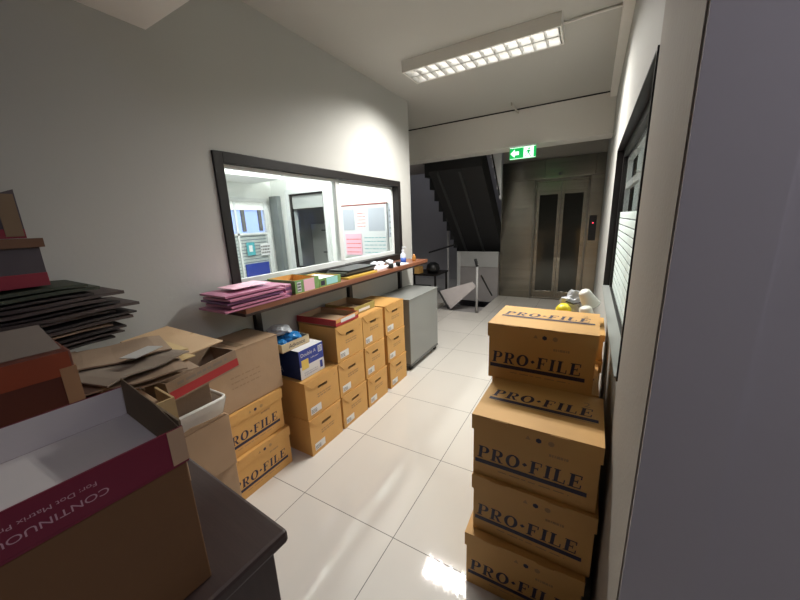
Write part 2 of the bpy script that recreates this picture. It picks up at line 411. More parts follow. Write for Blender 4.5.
door = bpy.data.objects.new('door_1', None); COL.objects.link(door); struct(door, 'glazed sliding door with frosted stripes at the back of the office', 'door')
f = MB(); rect_frame(f, 'x', -4.19, -4.14, 2.62, 3.34, 0, 1.90, .05); f.box(-4.19, -4.14, 2.67, 3.29, 1.40, 1.43); f.box(-4.19, -4.14, 2.82, 2.85, .05, 1.85); f.build('door_frame', ALU, door)
MB().box(-4.17, -4.165, 2.67, 3.29, .05, 1.40).build('door_pane', GLASSF2, door)
MB().box(-4.195, -4.185, 2.67, 3.29, 1.43, 1.85).build('door_pane', DAY, door)
f = MB(); f.box(-4.184, -4.16, 2.93, 2.98, 1.45, 1.75); f.box(-4.184, -4.16, 3.20, 3.25, 1.45, 1.75); f.box(-4.184, -4.15, 2.67, 3.29, 1.74, 1.85, 1)
f.build('door_louvre', [GREYMD, ROOMW], door)
MB().box(-4.16, -4.155, 2.88, 3.27, .75, 1.0).build('door_sign', BLUE, door)
MB().box(-4.195, -4.185, 2.67, 3.29, .05, 1.40).build('door_backing', mat('door_backing', (.16,.22,.32), .5), door)
struct(MB().box(-4.14, -3.98, 3.40, 3.47, 0, 1.93).build('trim_4', ROOMGREY))
struct(MB().box(-4.2, -3.6, .5, 3.2, 2.1, 2.25).build('trim_5', ROOMW))

# ================================================================ papers in the office
def sheet(name, label, cat, x0, x1, z0, z1, m, rows=0, ink=None, y=3.46, group='papers on the office notice board', seed=3):
    mb = MB().box(x0, x1, y-.002, y, z0, z1, 0)
    if rows: scribble(mb, (x0+.015, y-.002, z0+.02), (1,0,0), (0,0,1), (0,-1,0), (x1-x0)-.03, (z1-z0)-.05, rows, 1, seed, fill=.2)
    return tag(mb.build(name, [m, ink or INK]), label, cat, group)
g = thing('notice_board', 'white notice board with thin dark top edge inside the office', 'board', (-2.49, 3.5, 1.10))
MB().box(-.38, .32, -.025, 0, -.02, .62).build('board_panel', PAPER, g)
MB().box(-.385, .325, -.03, 0, .62, .635).build('top_rail', mat('red_brown_rail', (.25,.06,.05), .5), g)
GI = mat('grey_ink', (.45,.48,.56), .6)
RI = mat('red_ink', (.70,.10,.08), .6)
sheet('notice_paper', 'greyish ruled notice at the left of the board', 'paper', -2.84, -2.66, 1.42, 1.68, PAPERG, 7, GI, 3.474, seed=2)
sheet('notice_paper', 'white notice with red block print at top middle of the board', 'paper', -2.63, -2.47, 1.43, 1.68, PAPER, 5, RI, 3.474, seed=5)
sheet('notice_paper', 'bluish ruled notice at the right of the board', 'paper', -2.44, -2.20, 1.40, 1.68, PAPERG, 7, GI, 3.474, seed=8)
sheet('notice_paper', 'pink and white leaflet at the lower left of the board', 'paper', -2.82, -2.56, 1.10, 1.37, PINKL, 4, RI, 3.470, seed=11)
sheet('notice_paper', 'white printed picture leaflet at the lower right of the board', 'paper', -2.53, -2.18, 1.10, 1.38, PAPER, 5, TEAL, 3.470, seed=14)
sheet('notice_paper', 'grey ruled notice sheet on the wall right of the board', 'paper', -2.16, -2.03, 1.32, 1.72, PAPERG, 5, GREYMD, 3.498, seed=21)
mb = MB().box(-4.135, -4.132, 2.92, 3.05, 1.12, 1.30); mb.box(-4.132, -4.131, 2.955, 3.01, 1.17, 1.26, 1)
tag(mb.build('door_poster', [TEAL, PAPER]), 'small teal poster with a white shape on the glazed office door', 'poster')
mb = MB().box(-4.135, -4.132, 3.14, 3.32, 1.10, 1.27); scribble(mb, (-4.132, 3.15, 1.12), (0,1,0), (0,0,1), (1,0,0), .15, .13, 3, 1, 4)
tag(mb.build('door_poster', [PAPER, GREYMD]), 'white printed sheet stuck at the right edge of the glazed office door', 'poster')

# ================================================================ ceiling lamp
LY0, LY1, LX0, LX1 = 2.735, 3.02, -1.49, -.285
g = thing('ceiling_lamp', 'long fluorescent ceiling lamp with mirrored louvre grid, lit', 'lamp', ((LX0+LX1)/2, (LY0+LY1)/2, ZC))
lx, ly = (LX1-LX0)/2, (LY1-LY0)/2
h = MB(); h.box(-lx, lx, -ly, ly, -.012, 0); h.box(-lx, lx, -ly, -ly+.012, -.085, -.012); h.box(-lx, lx, ly-.012, ly, -.085, -.012)
h.box(-lx, -lx+.012, -ly+.012, ly-.012, -.085, -.012); h.box(lx-.012, lx, -ly+.012, ly-.012, -.085, -.012)
h.build('housing', BEAM, g)
for s in (-1, 1): MB().tube([(-lx+.03, s*.065, -.035), (lx-.03, s*.065, -.035)], .013, n=12).build('tube', TUBE, g, smooth=True)
lv = MB(); lv.box(-lx+.012, lx-.012, -.006, .006, -.082, -.052)
N = 13
for i in range(N+1):
    x = -lx+.02+(2*lx-.04)*i/N
    lv.prism([(x-.010, -ly+.012, -.055), (x+.010, -ly+.012, -.055), (x+.002, -ly+.012, -.084), (x-.002, -ly+.012, -.084)], (0, 2*ly-.024, 0))
for s in (-1, 1): lv.box(-lx+.012, lx-.012, s*(ly-.014)-.002, s*(ly-.014)+.002, -.084, -.02)
lv.build('louvre', LOUV, g)
tag(MB().tube([(LX1, 2.87, 2.782), (-.1, 2.87, 2.788), (.054, 2.87, 2.788)], .008).build('conduit', BEAM), 'thin painted conduit from the ceiling lamp to the right wall', 'conduit')
tag(MB().tube([(-.93, 4.36, 2.80), (-.93, 4.36, 2.775), (-.90, 4.62, 2.75)], .009).build('pipe_stub', mat('stub_grey', (.5,.47,.42), .5)), 'short grey pipe stub under the ceiling near the beam', 'pipe')

# exit sign
g = thing('exit_sign', 'lit green exit sign with arrow and running figure under the beam', 'sign', (-.825, 4.74, 2.37))
g.location = (-.825, 4.60, 2.37)
MB().box(-.165, .165, -.03, .03, -.022, .0).build('housing', mat('sign_white', (.8,.8,.82), .4), g, bevel=.003)
MB().box(-.155, .155, -.012, .012, -.16, -.0225).build('panel', [GREENL], g)
a = MB()
def fr(pts, mi=0, y=-.0125): a.poly([(x, y, z) for x, z in pts], mi)
fr([(-.145,-.092),(-.095,-.045),(-.095,-.072),(-.045,-.072),(-.045,-.112),(-.095,-.112),(-.095,-.140)])
fr([(.012,-.15),(.128,-.15),(.128,-.032),(.012,-.032)])
a.box(-.152, .152, -.0135, -.0125, -.158, -.153); a.box(-.152, .152, -.0135, -.0125, -.031, -.026)
a.build('arrow_and_doorway', WHITEL, g)
a = MB()
a.poly([(.075+.012*math.cos(t*PI/6), -.0145, -.052+.012*math.sin(t*PI/6)) for t in range(12)])
fr([(.055,-.066),(.085,-.070),(.080,-.105),(.060,-.105)], 0, -.0145); fr([(.080,-.105),(.068,-.105),(.095,-.145),(.105,-.142)], 0, -.0145)
fr([(.060,-.105),(.070,-.105),(.045,-.128),(.028,-.140),(.024,-.132)], 0, -.0145); fr([(.085,-.072),(.110,-.092),(.105,-.098),(.078,-.082)], 0, -.0145); fr([(.056,-.068),(.035,-.088),(.040,-.094),(.062,-.078)], 0, -.0145)
a.build('running_figure', GREENL, g)

# ================================================================ lift
g = thing('elevator', 'brushed steel elevator front with two narrow glazed doors', 'elevator', (-.69, 6.46, 0))
ox = -.69
b = MB()
def lb(x0, x1, y0, y1, z0, z1, mi=0): b.box(x0-ox, x1-ox, y0-6.46, y1-6.46, z0, z1, mi)
lb(-1.48, -.93, 6.44, 6.50, 0, 2.12); lb(-.07, XR, 6.44, 6.50, 0, 2.12); lb(-1.48, XR, 6.43, 6.50, 2.12, 2.44)
lb(-1.485, -1.478, 6.42, 6.52, 0, 2.44)
b.build('steel_cladding', STEEL, g, bevel=.003)
b = MB(); lb(-.93, -.90, 6.43, 6.53, 0, 2.12); lb(-.10, -.07, 6.43, 6.53, 0, 2.12); lb(-.90, -.10, 6.43, 6.53, 2.08, 2.12); b.build('door_jamb', STEELD, g)
for x0, x1 in ((-.90,-.502), (-.498,-.10)):
    b = MB()
    gx0, gx1 = (x0+.06, x1-.05) if x0 < -.6 else (x0+.05, x1-.06)
    lb(x0, gx0, 6.49, 6.52, .02, 2.08); lb(gx1, x1, 6.49, 6.52, .02, 2.08); lb(gx0, gx1, 6.49, 6.52, .02, .145); lb(gx0, gx1, 6.49, 6.52, 1.86, 2.08)
    d = b.build('door_panel', STEEL, g, bevel=.002)
    b = MB(); lb(gx0, gx1, 6.502, 6.508, .145, 1.86); b.build('door_glass', LIFTG, d)
b = MB(); lb(-.90, -.10, 6.45, 6.56, 0, .02); b.build('threshold', STEELD, g)
b = MB(); lb(-.045, .062, 6.425, 6.442, 1.07, 1.48); cp = b.build('call_panel', BLACK, g, bevel=.003)
b = MB(); lb(.002, .018, 6.42, 6.426, 1.35, 1.366); b.build('indicator', REDL, cp)
b = MB(); lb(-.555, -.50, 6.42, 6.432, 2.16, 2.21); b.build('position_display', GREYMD, g)
for xs in (-.775, -.02):
    b = MB(); lb(xs, xs+.007, 6.426, 6.431, 2.13, 2.43); b.build('seam', STEELD, g)

# ================================================================ stairs
g = thing('staircase', 'shaded folded concrete stair flight rising towards the beam', 'staircase', (-1.95, 7.3, 0))
P = []; top = []; n = 12
y0, z0 = 5.12, 2.36; dy, dz = .187, -.178
y, z = y0, z0
low = [(y, z)]
for i in range(n): low += [(y, z+dz), (y+dy, z+dz)]; y += dy; z += dz
up = [(yy+.03, zz+.34) for yy, zz in low][::-1]
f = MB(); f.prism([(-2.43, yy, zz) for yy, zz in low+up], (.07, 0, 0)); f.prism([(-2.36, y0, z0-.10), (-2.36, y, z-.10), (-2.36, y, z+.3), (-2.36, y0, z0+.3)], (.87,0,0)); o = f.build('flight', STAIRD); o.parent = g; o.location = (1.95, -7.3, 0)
f = MB()
for x in (-2.22, -1.86): f.prism([(x, y0, z0-.105), (x, y0, z0-.15), (x, y, z-.15), (x, y, z-.105)], (.04,0,0))
o = f.build('stringer', mat('stringer_dark', (.05,.05,.052), .6)); o.parent = g; o.location = (1.95, -7.3, 0)
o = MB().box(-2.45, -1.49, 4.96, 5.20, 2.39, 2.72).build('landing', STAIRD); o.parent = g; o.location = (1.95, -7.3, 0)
tag(MB().box(-3.25, -2.46, 5.0, 6.2, 2.40, 2.48).build('landing_slab', STAIRG), 'pale edge of the upper landing slab by the wall end', 'landing')
# stepped pale plaster panel beside the lift, with its rail
pts = [(-1.41,2.60),(-1.41,2.38),(-1.375,2.38),(-1.375,2.24),(-1.335,2.24),(-1.335,2.08),(-1.295,2.08),(-1.295,1.92),(-1.255,1.92),(-1.255,1.78),(-1.225,1.78),(-1.24,2.60)]
g = thing('stepped_panel', 'pale stepped plaster panel with a black rail beside the elevator top', 'wall panel', (-1.32, 5.25, 1.8))
o = MB().prism([(x+1.32, 0, z-1.8) for x, z in pts], (0,.04,0)).build('plaster', mat('pale_plaster', (.62,.62,.66), .8), g)
MB().tube([(-.06,-.02,.66), (.075,-.02,.03)], .010).build('rail', BLACK, g)
# low balustrade panels and post around the opening
g = thing('balustrade', 'pale low balustrade wall beyond the stair opening', 'balustrade', (-1.88, 6.35, -.12))
o = MB().box(-.42, .39, -.02, .06, 0, .98).build('panel', STAIRG, g)
MB().box(-.43, .39, -.045, -.02, .70, .98).build('upper_band', mat('pale_band', (.46,.46,.46), .7), g)
MB().box(-.43, -.36, -.05, -.045, 0, .98).box(-.43,.39,-.06,-.02,.98,.995).build('edge_strip', mat('pale_band2', (.58,.58,.58), .7), g)
g = thing('handrail_post', 'slim grey newel post with a black grip at the stair opening', 'post', (-1.53, 5.10, 0))
MB().tube([(0,0,0), (0,0,.80)], .018).build('post', mat('post_grey', (.42,.42,.42), .5), g, smooth=True)
MB().tube([(-.035,0,.88), (-.02,0,.84), (0,0,.76)], .024).build('grip', BLACK, g, smooth=True)
tag(MB().tube([(-1.52, 5.3, .58), (-1.49, 5.9, .12)], .014).build('sloping_rail', BLACK), 'thin black rail sloping down beside the grey newel post', 'rail')
tag(MB().tube([(-2.20, 5.10, .32), (-2.02, 5.10, .02)], .016).build('floor_rail', BLACK), 'black sloping rail just behind the grey steel cabinet', 'rail')
tag(MB().prism([(-2.195,5.15,.304),(-1.628,5.15,.495),(-1.56,5.15,.42),(-2.0,5.15,.0)], (0,.03,0)).build('stair_side_panel', mat('side_panel_grey', (.50,.46,.46), .7)), 'slanted pale stair side panel behind the black floor rail', 'panel')
f = MB()
for i in range(6): f.box(-2.25, -1.55, 5.6+.25*i, 5.85+.25*i, -.2*(i+1)-.15, -.2*(i+1))
f.box(-2.25,-1.5, 5.08, 5.6, -.12, -.04)
tag(f.build('descending_steps', STAIRG), 'steps going down inside the stair opening', 'stairs')
tag(MB().tube([(-2.60, 5.6, .92), (-2.10, 5.6, 1.06)], .016).build('stair_handrail', BLACK), 'black handrail in the dark stairwell left of the stairs', 'handrail')
tag(MB().tube([(-2.62, 6.6, .0), (-2.62, 6.6, 1.44)], .022).build('vertical_pipe', mat('pipe_white', (.6,.6,.6), .5)), 'pale vertical pipe on the dark stairwell wall', 'pipe')
# dark clutter beyond the wall end
g = thing('side_table', 'dark low table cluttered with things in the stairwell corner', 'table', (-2.75, 5.75, 0))
MB().box(-.42, .35, -.3, .3, .50, .53).build('tabletop', BLACKF, g)
for sx in (-.39, .32):
    for sy in (-.27, .27): MB().box(sx-.015, sx+.015, sy-.015, sy+.015, 0, .50).build('leg', BLACKF, g)
tag(MB().box(-2.84, -2.74, 5.45, 5.62, .531, .66).build('small_carton', KRAFT, bevel=.003), 'small tan carton on the dark table by the wall end', 'carton')
o = MB().lathe([(0,.0),(.10,.0),(.13,.08),(.11,.16),(.05,.2),(0,.2)], (-2.56,5.68,.531)).build('round_pot', BLACK, smooth=True); tag(o, 'round black pot on the dark stairwell table', 'pot')
o = MB().box(-3.05,-2.5,5.2,5.45,0,.34).build('storage_box', mat('black_box',(.03,.03,.03),.5), bevel=.01); tag(o, 'dark storage box on the floor before the stairwell table', 'box')
g = thing('tall_carton', 'tan carton standing on the floor just behind the wall end', 'carton', (-2.85, 4.95, 0))
MB().box(-.13,.13,-.12,.12,0,.62).build('body', KRAFT, g, bevel=.003)

# ================================================================ archive boxes, handle end facing the aisle (+X)
BH = .265
def end_box(label, y, z, wid=.31, x=-1.485, rz=0, first=[]):
    if first:
        r = copy_tree(first[0]); r.location = (x, y, z); r.rotation_euler = (0,0,rz); r['label'] = label; r.scale = (1, wid/.31, 1); return r
    r = thing('archive_box', label, 'box', (x, y, z), rz, 'archive boxes with handle holes along the left wall')
    W, H, D = .31, BH-.002, .36
    b = MB(); b.box(-D, -.022, .002, W-.002, 0, H-.006)
    # front board with a shallow hand hole
    n = 24; hz, hw, hh = .190, .045, .012
    inner = []; outer = []
    for i in range(n):
        t = 2*PI*i/n; cx = math.copysign(hw-hh, math.cos(t))
        inner.append((W/2+cx+hh*math.cos(t), hz+hh*math.sin(t)))
        dx, dz = math.cos(t), math.sin(t); s = min((W/2)/abs(dx) if abs(dx) > 1e-6 else 9, ((H-hz) if dz > 0 else hz)/abs(dz) if abs(dz) > 1e-6 else 9)
        outer.append((W/2+dx*s, hz+dz*s))
    for c in ((0,0),(W,0),(0,H),(W,H)):
        k = min(range(n), key=lambda i: (outer[i][0]-c[0])**2+(outer[i][1]-c[1])**2); outer[k] = c
    for i in range(n):
        j = (i+1) % n
        b.poly([(0, inner[i][0], inner[i][1]), (0, inner[j][0], inner[j][1]), (0, outer[j][0], outer[j][1]), (0, outer[i][0], outer[i][1])])
        b.poly([(0, inner[i][0], inner[i][1]), (0, inner[j][0], inner[j][1]), (-.018, inner[j][0], inner[j][1]), (-.018, inner[i][0], inner[i][1])], 1)
        b.poly([(0, outer[i][0], outer[i][1]), (0, outer[j][0], outer[j][1]), (-.0215, outer[j][0], outer[j][1]), (-.0215, outer[i][0], outer[i][1])])
    b.poly([(-.018, p[0], p[1]) for p in inner], 2)  # black back face painted in for the shade inside the box
    # faint print in the middle
    scribble(b, (0, .10, .115), (0,1,0), (0,0,1), (1,0,0), .13, .035, 2, 3, 5, off=.0009)
    scribble(b, (0, .25, .205), (0,1,0), (0,0,1), (1,0,0), .035, .02, 2, 3, 6, off=.0009)
    b.build('body', [KRAFT, KRAFTD, BLACK, INKF], r)
    l = MB(); l.box(-D-.002, .004, -.002, W+.002, H-.006, H)
    l.prism([(.001, 0, H-.006), (.001, W, H-.006), (.001, W-.055, H-.062), (.001, .055, H-.062)], (.004,0,0))
    l.build('lid', KRAFT, r)
    s = MB().box(.0002, .0012, .03, .125, .025, .075); scribble(s, (.0012, .035, .03), (0,1,0), (0,0,1), (1,0,0), .05, .03, 3, 1, 3, off=.0004)
    s.build('sticker', [STICK, GREYMD], r)
    first.append(r)
    return r
cols = [('first two-high handle-hole stack, nearest the camera', [(1.312,0,.315),(1.312,BH,.315)]),
        ('second handle-hole stack, under the red tray', [(1.645,0,.30),(1.638,BH,.303),(1.645,2*BH,.31)]),
        ('third handle-hole stack, under the gold tray', [(1.968,0,.29),(1.962,BH,.285),(1.962,2*BH,.29)]),
        ('last handle-hole stack, beside the grey cabinet', [(2.318,0,.30),(2.300,BH,.31),(2.288,2*BH,.325)])]
for nm, bs in cols:
    for k, (y, z, wd) in enumerate(bs):
        pos = ['bottom', 'upper' if len(bs) == 2 else 'middle', 'top'][k]
        end_box(f'golden archive box, {pos} one of the {nm}', y, z, wd, x=-1.485-(.004*((k*7) % 3)))

# ================================================================ archive boxes with long PRO-FILE side
def long_box(label, x, y, z, rz, group, W=.425, D=.325, H=.26, first={}):
    """front (long side) faces local -Y, origin at the front left bottom corner"""
    key = 'a'
    if key in first:
        r = copy_tree(first[key]); r.location = (x, y, z); r.rotation_euler = (0,0,rz); r['label'] = label; r['group'] = group; r.scale = (W/.425, 1, H/.26); return r
    r = thing('archive_box', label, 'box', (x, y, z), rz, group)
    W, D, H = .425, .325, .26
    b = MB(); b.box(.004, W-.004, .004, D-.004, 0, H-.064); b.box(.008, W-.008, .008, D-.008, H-.064, H-.006)
    o = (.0, .004, 0)
    serif_text(b, 'PRO.FILE', (.020, .004, .078), (1,0,0), (0,0,1), (0,-1,0), .052, .355, 1, .1)
    bar(b, o, (1,0,0), (0,0,1), (0,-1,0), .012, .392, .054, .071, 1)
    scribble(b, (.27, .004, .165), (1,0,0), (0,0,1), (0,-1,0), .06, .018, 1, 2, 9)
    scribble(b, (.10, .004, .035), (1,0,0), (0,0,1), (0,-1,0), .24, .008, 1, 2, 12)
    b.build('body', [KRAFT, INK, INKF], r)
    l = MB(); l.box(-.002, W+.002, -.002, D+.002, H-.005, H)
    for x0, x1, y0, y1 in ((-.002, W+.002, -.002, .001), (-.002, W+.002, D-.001, D+.002), (-.002, .001, .001, D-.001), (W-.001, W+.002, .001, D-.001)):
        l.box(x0, x1, y0, y1, H-.062, H-.005)
    l.box(.07, .13, -.005, -.002, H-.016, H-.002); l.box(.27, .33, -.005, -.002, H-.016, H-.002)
    serif_text(l, 'PRO.FILE', (.030, .165, H), (1,0,0), (0,1,0), (0,0,1), .056, .36, 1, .12)
    bar(l, (0,0,H), (1,0,0), (0,1,0), (0,0,1), .025, .41, .134, .154, 1)
    bar(l, (0,0,H), (1,0,0), (0,1,0), (0,0,1), .05, .40, .125, .129, 2)
    # recycling marks on the lid skirt
    for k, xx in enumerate((.20, .235, .275)):
        l.poly([(xx+.010*math.cos(t*2*PI/(3+k*3)+PI/2), -.0028, H-.038+.010*math.sin(t*2*PI/(3+k*3)+PI/2)) for t in range(3+k*3)], 1 if k == 1 else 2)
    put_text(l, '2', (.36, .23, H), (1,0,0), (0,1,0), (0,0,1), .05, 2)
    l.build('lid', [KRAFT, INK, INKF], r)
    first[key] = r
    return r
gA = 'archive boxes printed PRO-FILE in the right-hand stacks'
long_box('golden PRO-FILE box on the floor, bottom of the front right stack', -.345, 1.045, 0, .02, gA)
long_box('golden PRO-FILE box in the middle of the front right stack', -.328, 1.075, .262, -.012, gA)
long_box('golden PRO-FILE box with bare lettered lid, topmost of the front right stack', -.333, 1.082, .524, -.008, gA)
gB = 'archive boxes printed PRO-FILE stacked behind the front right stack'
for k in range(3): long_box('golden PRO-FILE box in the second right stack, %s' % ['on the floor','second from the floor','third from the floor'][k], -.345, 1.425, .262*k, 0, gB)
long_box('golden PRO-FILE box raised on the second right stack, highest of all', -.366, 1.405, .786, -.018, gB)
for k in range(3): long_box('golden PRO-FILE box in the rearmost right stack, %s' % ['on the floor','second from the floor','third from the floor'][k], -.325, 1.80, .262*k, 0, gB)
long_box('golden PRO-FILE box atop the rearmost right stack under the cups and bags', -.325, 1.80, .786, 0, gB, H=.135)
gC = 'archive boxes printed PRO-FILE against the left wall'
long_box('golden PRO-FILE box on the floor under another, left wall by the desk', -1.575, .80, 0, PI/2, gC, H=.262, D=.30)
long_box('golden PRO-FILE box under the big plain brown carton', -1.59, .79, .265, PI/2, gC, H=.262, D=.30)

# things on the rear right stack
Z = .9235
o = MB().lathe([(0,0),(.030,0),(.042,.03),(.040,.07),(.02,.092),(0,.088)], (-.10,1.99,Z), n=14).build('yellow_bag', YEL, smooth=True); tag(o, 'small crumpled yellow bag beside the grey bag on the right stacks', 'bag')
def blob(name, loc, r, m, seed, parent=None, amp=.12, sub=3):
    bm = bmesh.new(); bmesh.ops.create_icosphere(bm, subdivisions=sub, radius=1)
    rd = random.Random(seed); ph = [(rd.uniform(2,6), rd.uniform(2,6), rd.uniform(2,6), rd.uniform(0,6)) for _ in range(7)]
    for v in bm.verts:
        k = 1+amp*sum(math.sin(a*v.co.x+b*v.co.y+c*v.co.z+d) for a, b, c, d in ph)/3 + rd.uniform(-.11,.09)
        v.co = Vector((v.co.x*r[0]*k, v.co.y*r[1]*k, max(-r[2]*.7, v.co.z*r[2]*k)+r[2]*.7))
    me = bpy.data.meshes.new(name); bm.to_mesh(me); bm.free(); me.materials.append(m)
    for p in me.polygons: p.use_smooth = False
    o = bpy.data.objects.new(name, me); COL.objects.link(o); o.location = loc; o.parent = parent; return o
g = thing('plastic_bag', 'grey crumpled plastic bag with a black zip line on the right stacks', 'bag', (-.055, 2.10, Z))
blob('bag', (0,0,0), (.07,.05,.085), GREYBAG, 3, g)
MB().tube([(-.04,-.055,.095),(0,-.061,.085),(.035,-.055,.095),(.06,-.038,.110)], .004).build('zip', BLACK, g)
for k, (x, y, z, rx, lab) in enumerate(((.048, 1.95, Z-.005, (-.25,.15), 'lower'), (.054, 2.03, Z+.078, (-.50,.30), 'upper'))):
    M = Matrix.Rotation(rx[0], 4, 'Y') @ Matrix.Rotation(rx[1], 4, 'X')
    o = MB().lathe([(0,.098),(.022,.098),(.030,.090),(.044,.010),(.046,.0),(.042,.0),(.028,.086),(0,.090)], (0,0,.0), n=20, M=M).build('foam_cup', IVORY, smooth=True)
    o.location = (x-.02, y, z+.01); tag(o, f'{lab} of two white foam cups leaning by the right wall', 'cup', 'white foam cups on the right stacks')

# ================================================================ grey cabinet
g = thing('steel_cabinet', 'grey steel cabinet on castors under the end of the shelf', 'cabinet', (-1.685, 3.06, 0))
MB().box(-.165, .20, -.34, .34, .075, .745).build('body', GREYM, g, bevel=.004)
MB().box(-.17, .205, -.345, .345, .745, .757).build('top', GREYM, g, bevel=.003)
MB().box(-.165, .203, -.34, .34, .055, .072).build('base_rail', GREYMD, g)
for sx in (-.14, .17):
    for sy in (-.30, .30):
        m_ = MB(); m_.tube([(sx, sy-.012, .022), (sx, sy+.012, .022)], .022, n=14); m_.box(sx-.012, sx+.012, sy-.02, sy+.02, .03, .055); m_.build('castor', BLACK, g)

# ================================================================ shelf
g = thing('wooden_shelf', 'long red-brown wooden shelf on black posts under the office window', 'shelf', (-1.75, 2.25, 1.05))
MB().box(-.148, .148, -1.18, 1.16, -.012, .022).build('board', SHELFW, g, bevel=.003)
MB().box(-.148, .140, -1.18, 1.16, -.028, -.013).build('under_rail', DARKWOOD, g)
for y in (1.33, 2.31, 3.235):
    MB().box(-.148, -.112, y-.02-2.25, y+.02-2.25, -1.05, -.028).build('post', BLACK, g)
ZS = 1.0725
def tray(name, label, cat, x0, x1, y0, y1, z, h, mo, mi_, t=.004, rz=0, group=None, front=None, bottom=None, tilt=(0,0)):
    """open shallow carton; origin at its centre"""
    cx, cy = (x0+x1)/2, (y0+y1)/2; a, b_ = (x1-x0)/2, (y1-y0)/2
    r = thing(name, label, cat, (cx, cy, z), rz, group); r.rotation_euler = (tilt[0], tilt[1], rz)
    MB().box(-a, a, -b_, b_, 0, t, 1).build('bottom', [mo, bottom or mi_], r)
    for (p, q, u, v) in ((-a, a, -b_, -b_+t), (-a, a, b_-t, b_), (-a, -a+t, -b_+t, b_-t), (a-t, a, -b_+t, b_-t)):
        m_ = MB(); m_.box(p, q, u, v, t, h, 0)
        # inner face in lining colour
        e = .0004
        if q-p > .02: yy = (v+e) if u < 0 else (u-e); m_.poly([(p+t, yy, t), (q-t, yy, t), (q-t, yy, h-.001), (p+t, yy, h-.001)], 1)
        else: xx = (q+e) if p < 0 else (p-e); m_.poly([(xx, u, t), (xx, v, t), (xx, v, h-.001), (xx, u, h-.001)], 1)
        if front and p > 0: front(m_, q, u, v, h)
        m_.build('side', [mo, mi_, PAPER, PINKL, CYAN, INK, KRAFT, GOLDB], r)
    return r
# pink folders
g0 = 'pink plastic folders at the near end of the shelf'
specs = [(-1.715,1.165,.37,.24,.0),(-1.71,1.17,.37,.23,.02),(-1.725,1.155,.36,.25,-.02),(-1.71,1.165,.37,.24,.015),(-1.73,1.155,.36,.24,-.01)]
names = ['bottom pink folder of the shelf pile, spreading widest', 'second pink folder from the bottom of the shelf pile', 'middle folder of the pink shelf pile', 'second folder from the top of the pink shelf pile', 'top pink folder with a pale paper on it, near shelf end']
def folder(label, x, y, z, L_, W_, rz, m, bulge=.004, droop=0):
    b = MB(); nx, ny = 8, 4
    for s_ in (0, 1):
        pass
    grid = {}
    for i in range(nx+1):
        for j in range(ny+1):
            u = i/nx; v = j/ny
            for k in (0, 1):
                zz = (.0025 if k == 0 else .0105) + bulge*math.sin(PI*u)*math.sin(PI*v)*(1 if k else .0) + droop*max(0, .35-u)**2
                grid[i,j,k] = len(b.v); b.v.append((W_*(v-.5), L_*(u-.5), zz+ (0 if k else -.0025) + (.010*max(0,.5-u) if k else 0)*0))
    def q(*a): b.f.append(tuple(grid[t] for t in a)); b.m.append(0)
    for i in range(nx):
        for j in range(ny):
            q((i,j,1),(i+1,j,1),(i+1,j+1,1),(i,j+1,1)); q((i,j,0),(i,j+1,0),(i+1,j+1,0),(i+1,j,0))
    for i in range(nx): q((i,0,0),(i+1,0,0),(i+1,0,1),(i,0,1)); q((i,ny,0),(i,ny,1),(i+1,ny,1),(i+1,ny,0))
    for j in range(ny): q((0,j,0),(0,j,1),(0,j+1,1),(0,j+1,0)); q((nx,j,0),(nx,j+1,0),(nx,j+1,1),(nx,j,1))
    o = b.build('plastic_folder', m, None, (x, y, z), (0,0,rz), smooth=False)
    return tag(o, label, 'folder', g0)
z = ZS
for k, (x, y, L_, W_, rz) in enumerate(specs):
    folder(names[k], x, y, z, L_ + (.06 if k == 0 else 0), W_, rz, PINK if k != 2 else PURPLE, .003, droop=0); z += .0185
zp = z+.001
tag(MB().box(-1.82,-1.66,1.06,1.30,zp+.009,zp+.0105).build('paper_sheet', PINKL), 'pale pink paper lying on the top pink folder', 'paper')
# purple folders end stack
z = ZS
for k in range(4):
    o = MB().box(-.11,.11,-.026,.026,0,.017).build('thin_folder', PURPLE if k % 2 == 0 else PINK, None, (-1.735, 1.398, z), (0,0,0), bevel=.003); z += .0185
    tag(o, 'narrow purple edged folder beside the green tray, %s from the bottom' % ['first','second','third','fourth'][k] , 'folder', 'narrow purple folders beside the green tray')
def fgreen(m_, x, u, v, h):
    w_ = v-u
    m_.box(x, x+.0012, u+w_*.34, u+w_*.80, .006, h-.004, 3); m_.box(x, x+.0012, u+w_*.06, u+w_*.22, .012, h-.012, 2)
    scribble(m_, (x, u+w_*.07, .015), (0,1,0), (0,0,1), (1,0,0), w_*.14, h-.03, 3, 5, 2, off=.0016)
tray('card_tray', 'green printed open card tray with a pink label on the shelf', 'tray', -1.865, -1.605, 1.435, 1.650, ZS, .088, GREENB, KRAFT, front=fgreen, group='printed card trays on the shelf')
def fgreen2(m_, x, u, v, h):
    w_ = v-u; m_.box(x, x+.0012, u+w_*.30, u+w_*.85, .010, h-.004, 4); m_.box(x, x+.0012, u+w_*.04, u+w_*.22, .014, h-.016, 5)
tray('card_tray', 'green printed open card tray filled with white paper on the shelf', 'tray', -1.865, -1.61, 1.660, 1.885, ZS, .062, GREENB, KRAFT, front=fgreen2, group='printed card trays on the shelf')
tag(MB().box(-1.857,-1.618,1.668,1.877,ZS+.005,ZS+.052).build('paper_ream', PAPER), 'stack of white paper inside the second green tray', 'paper')
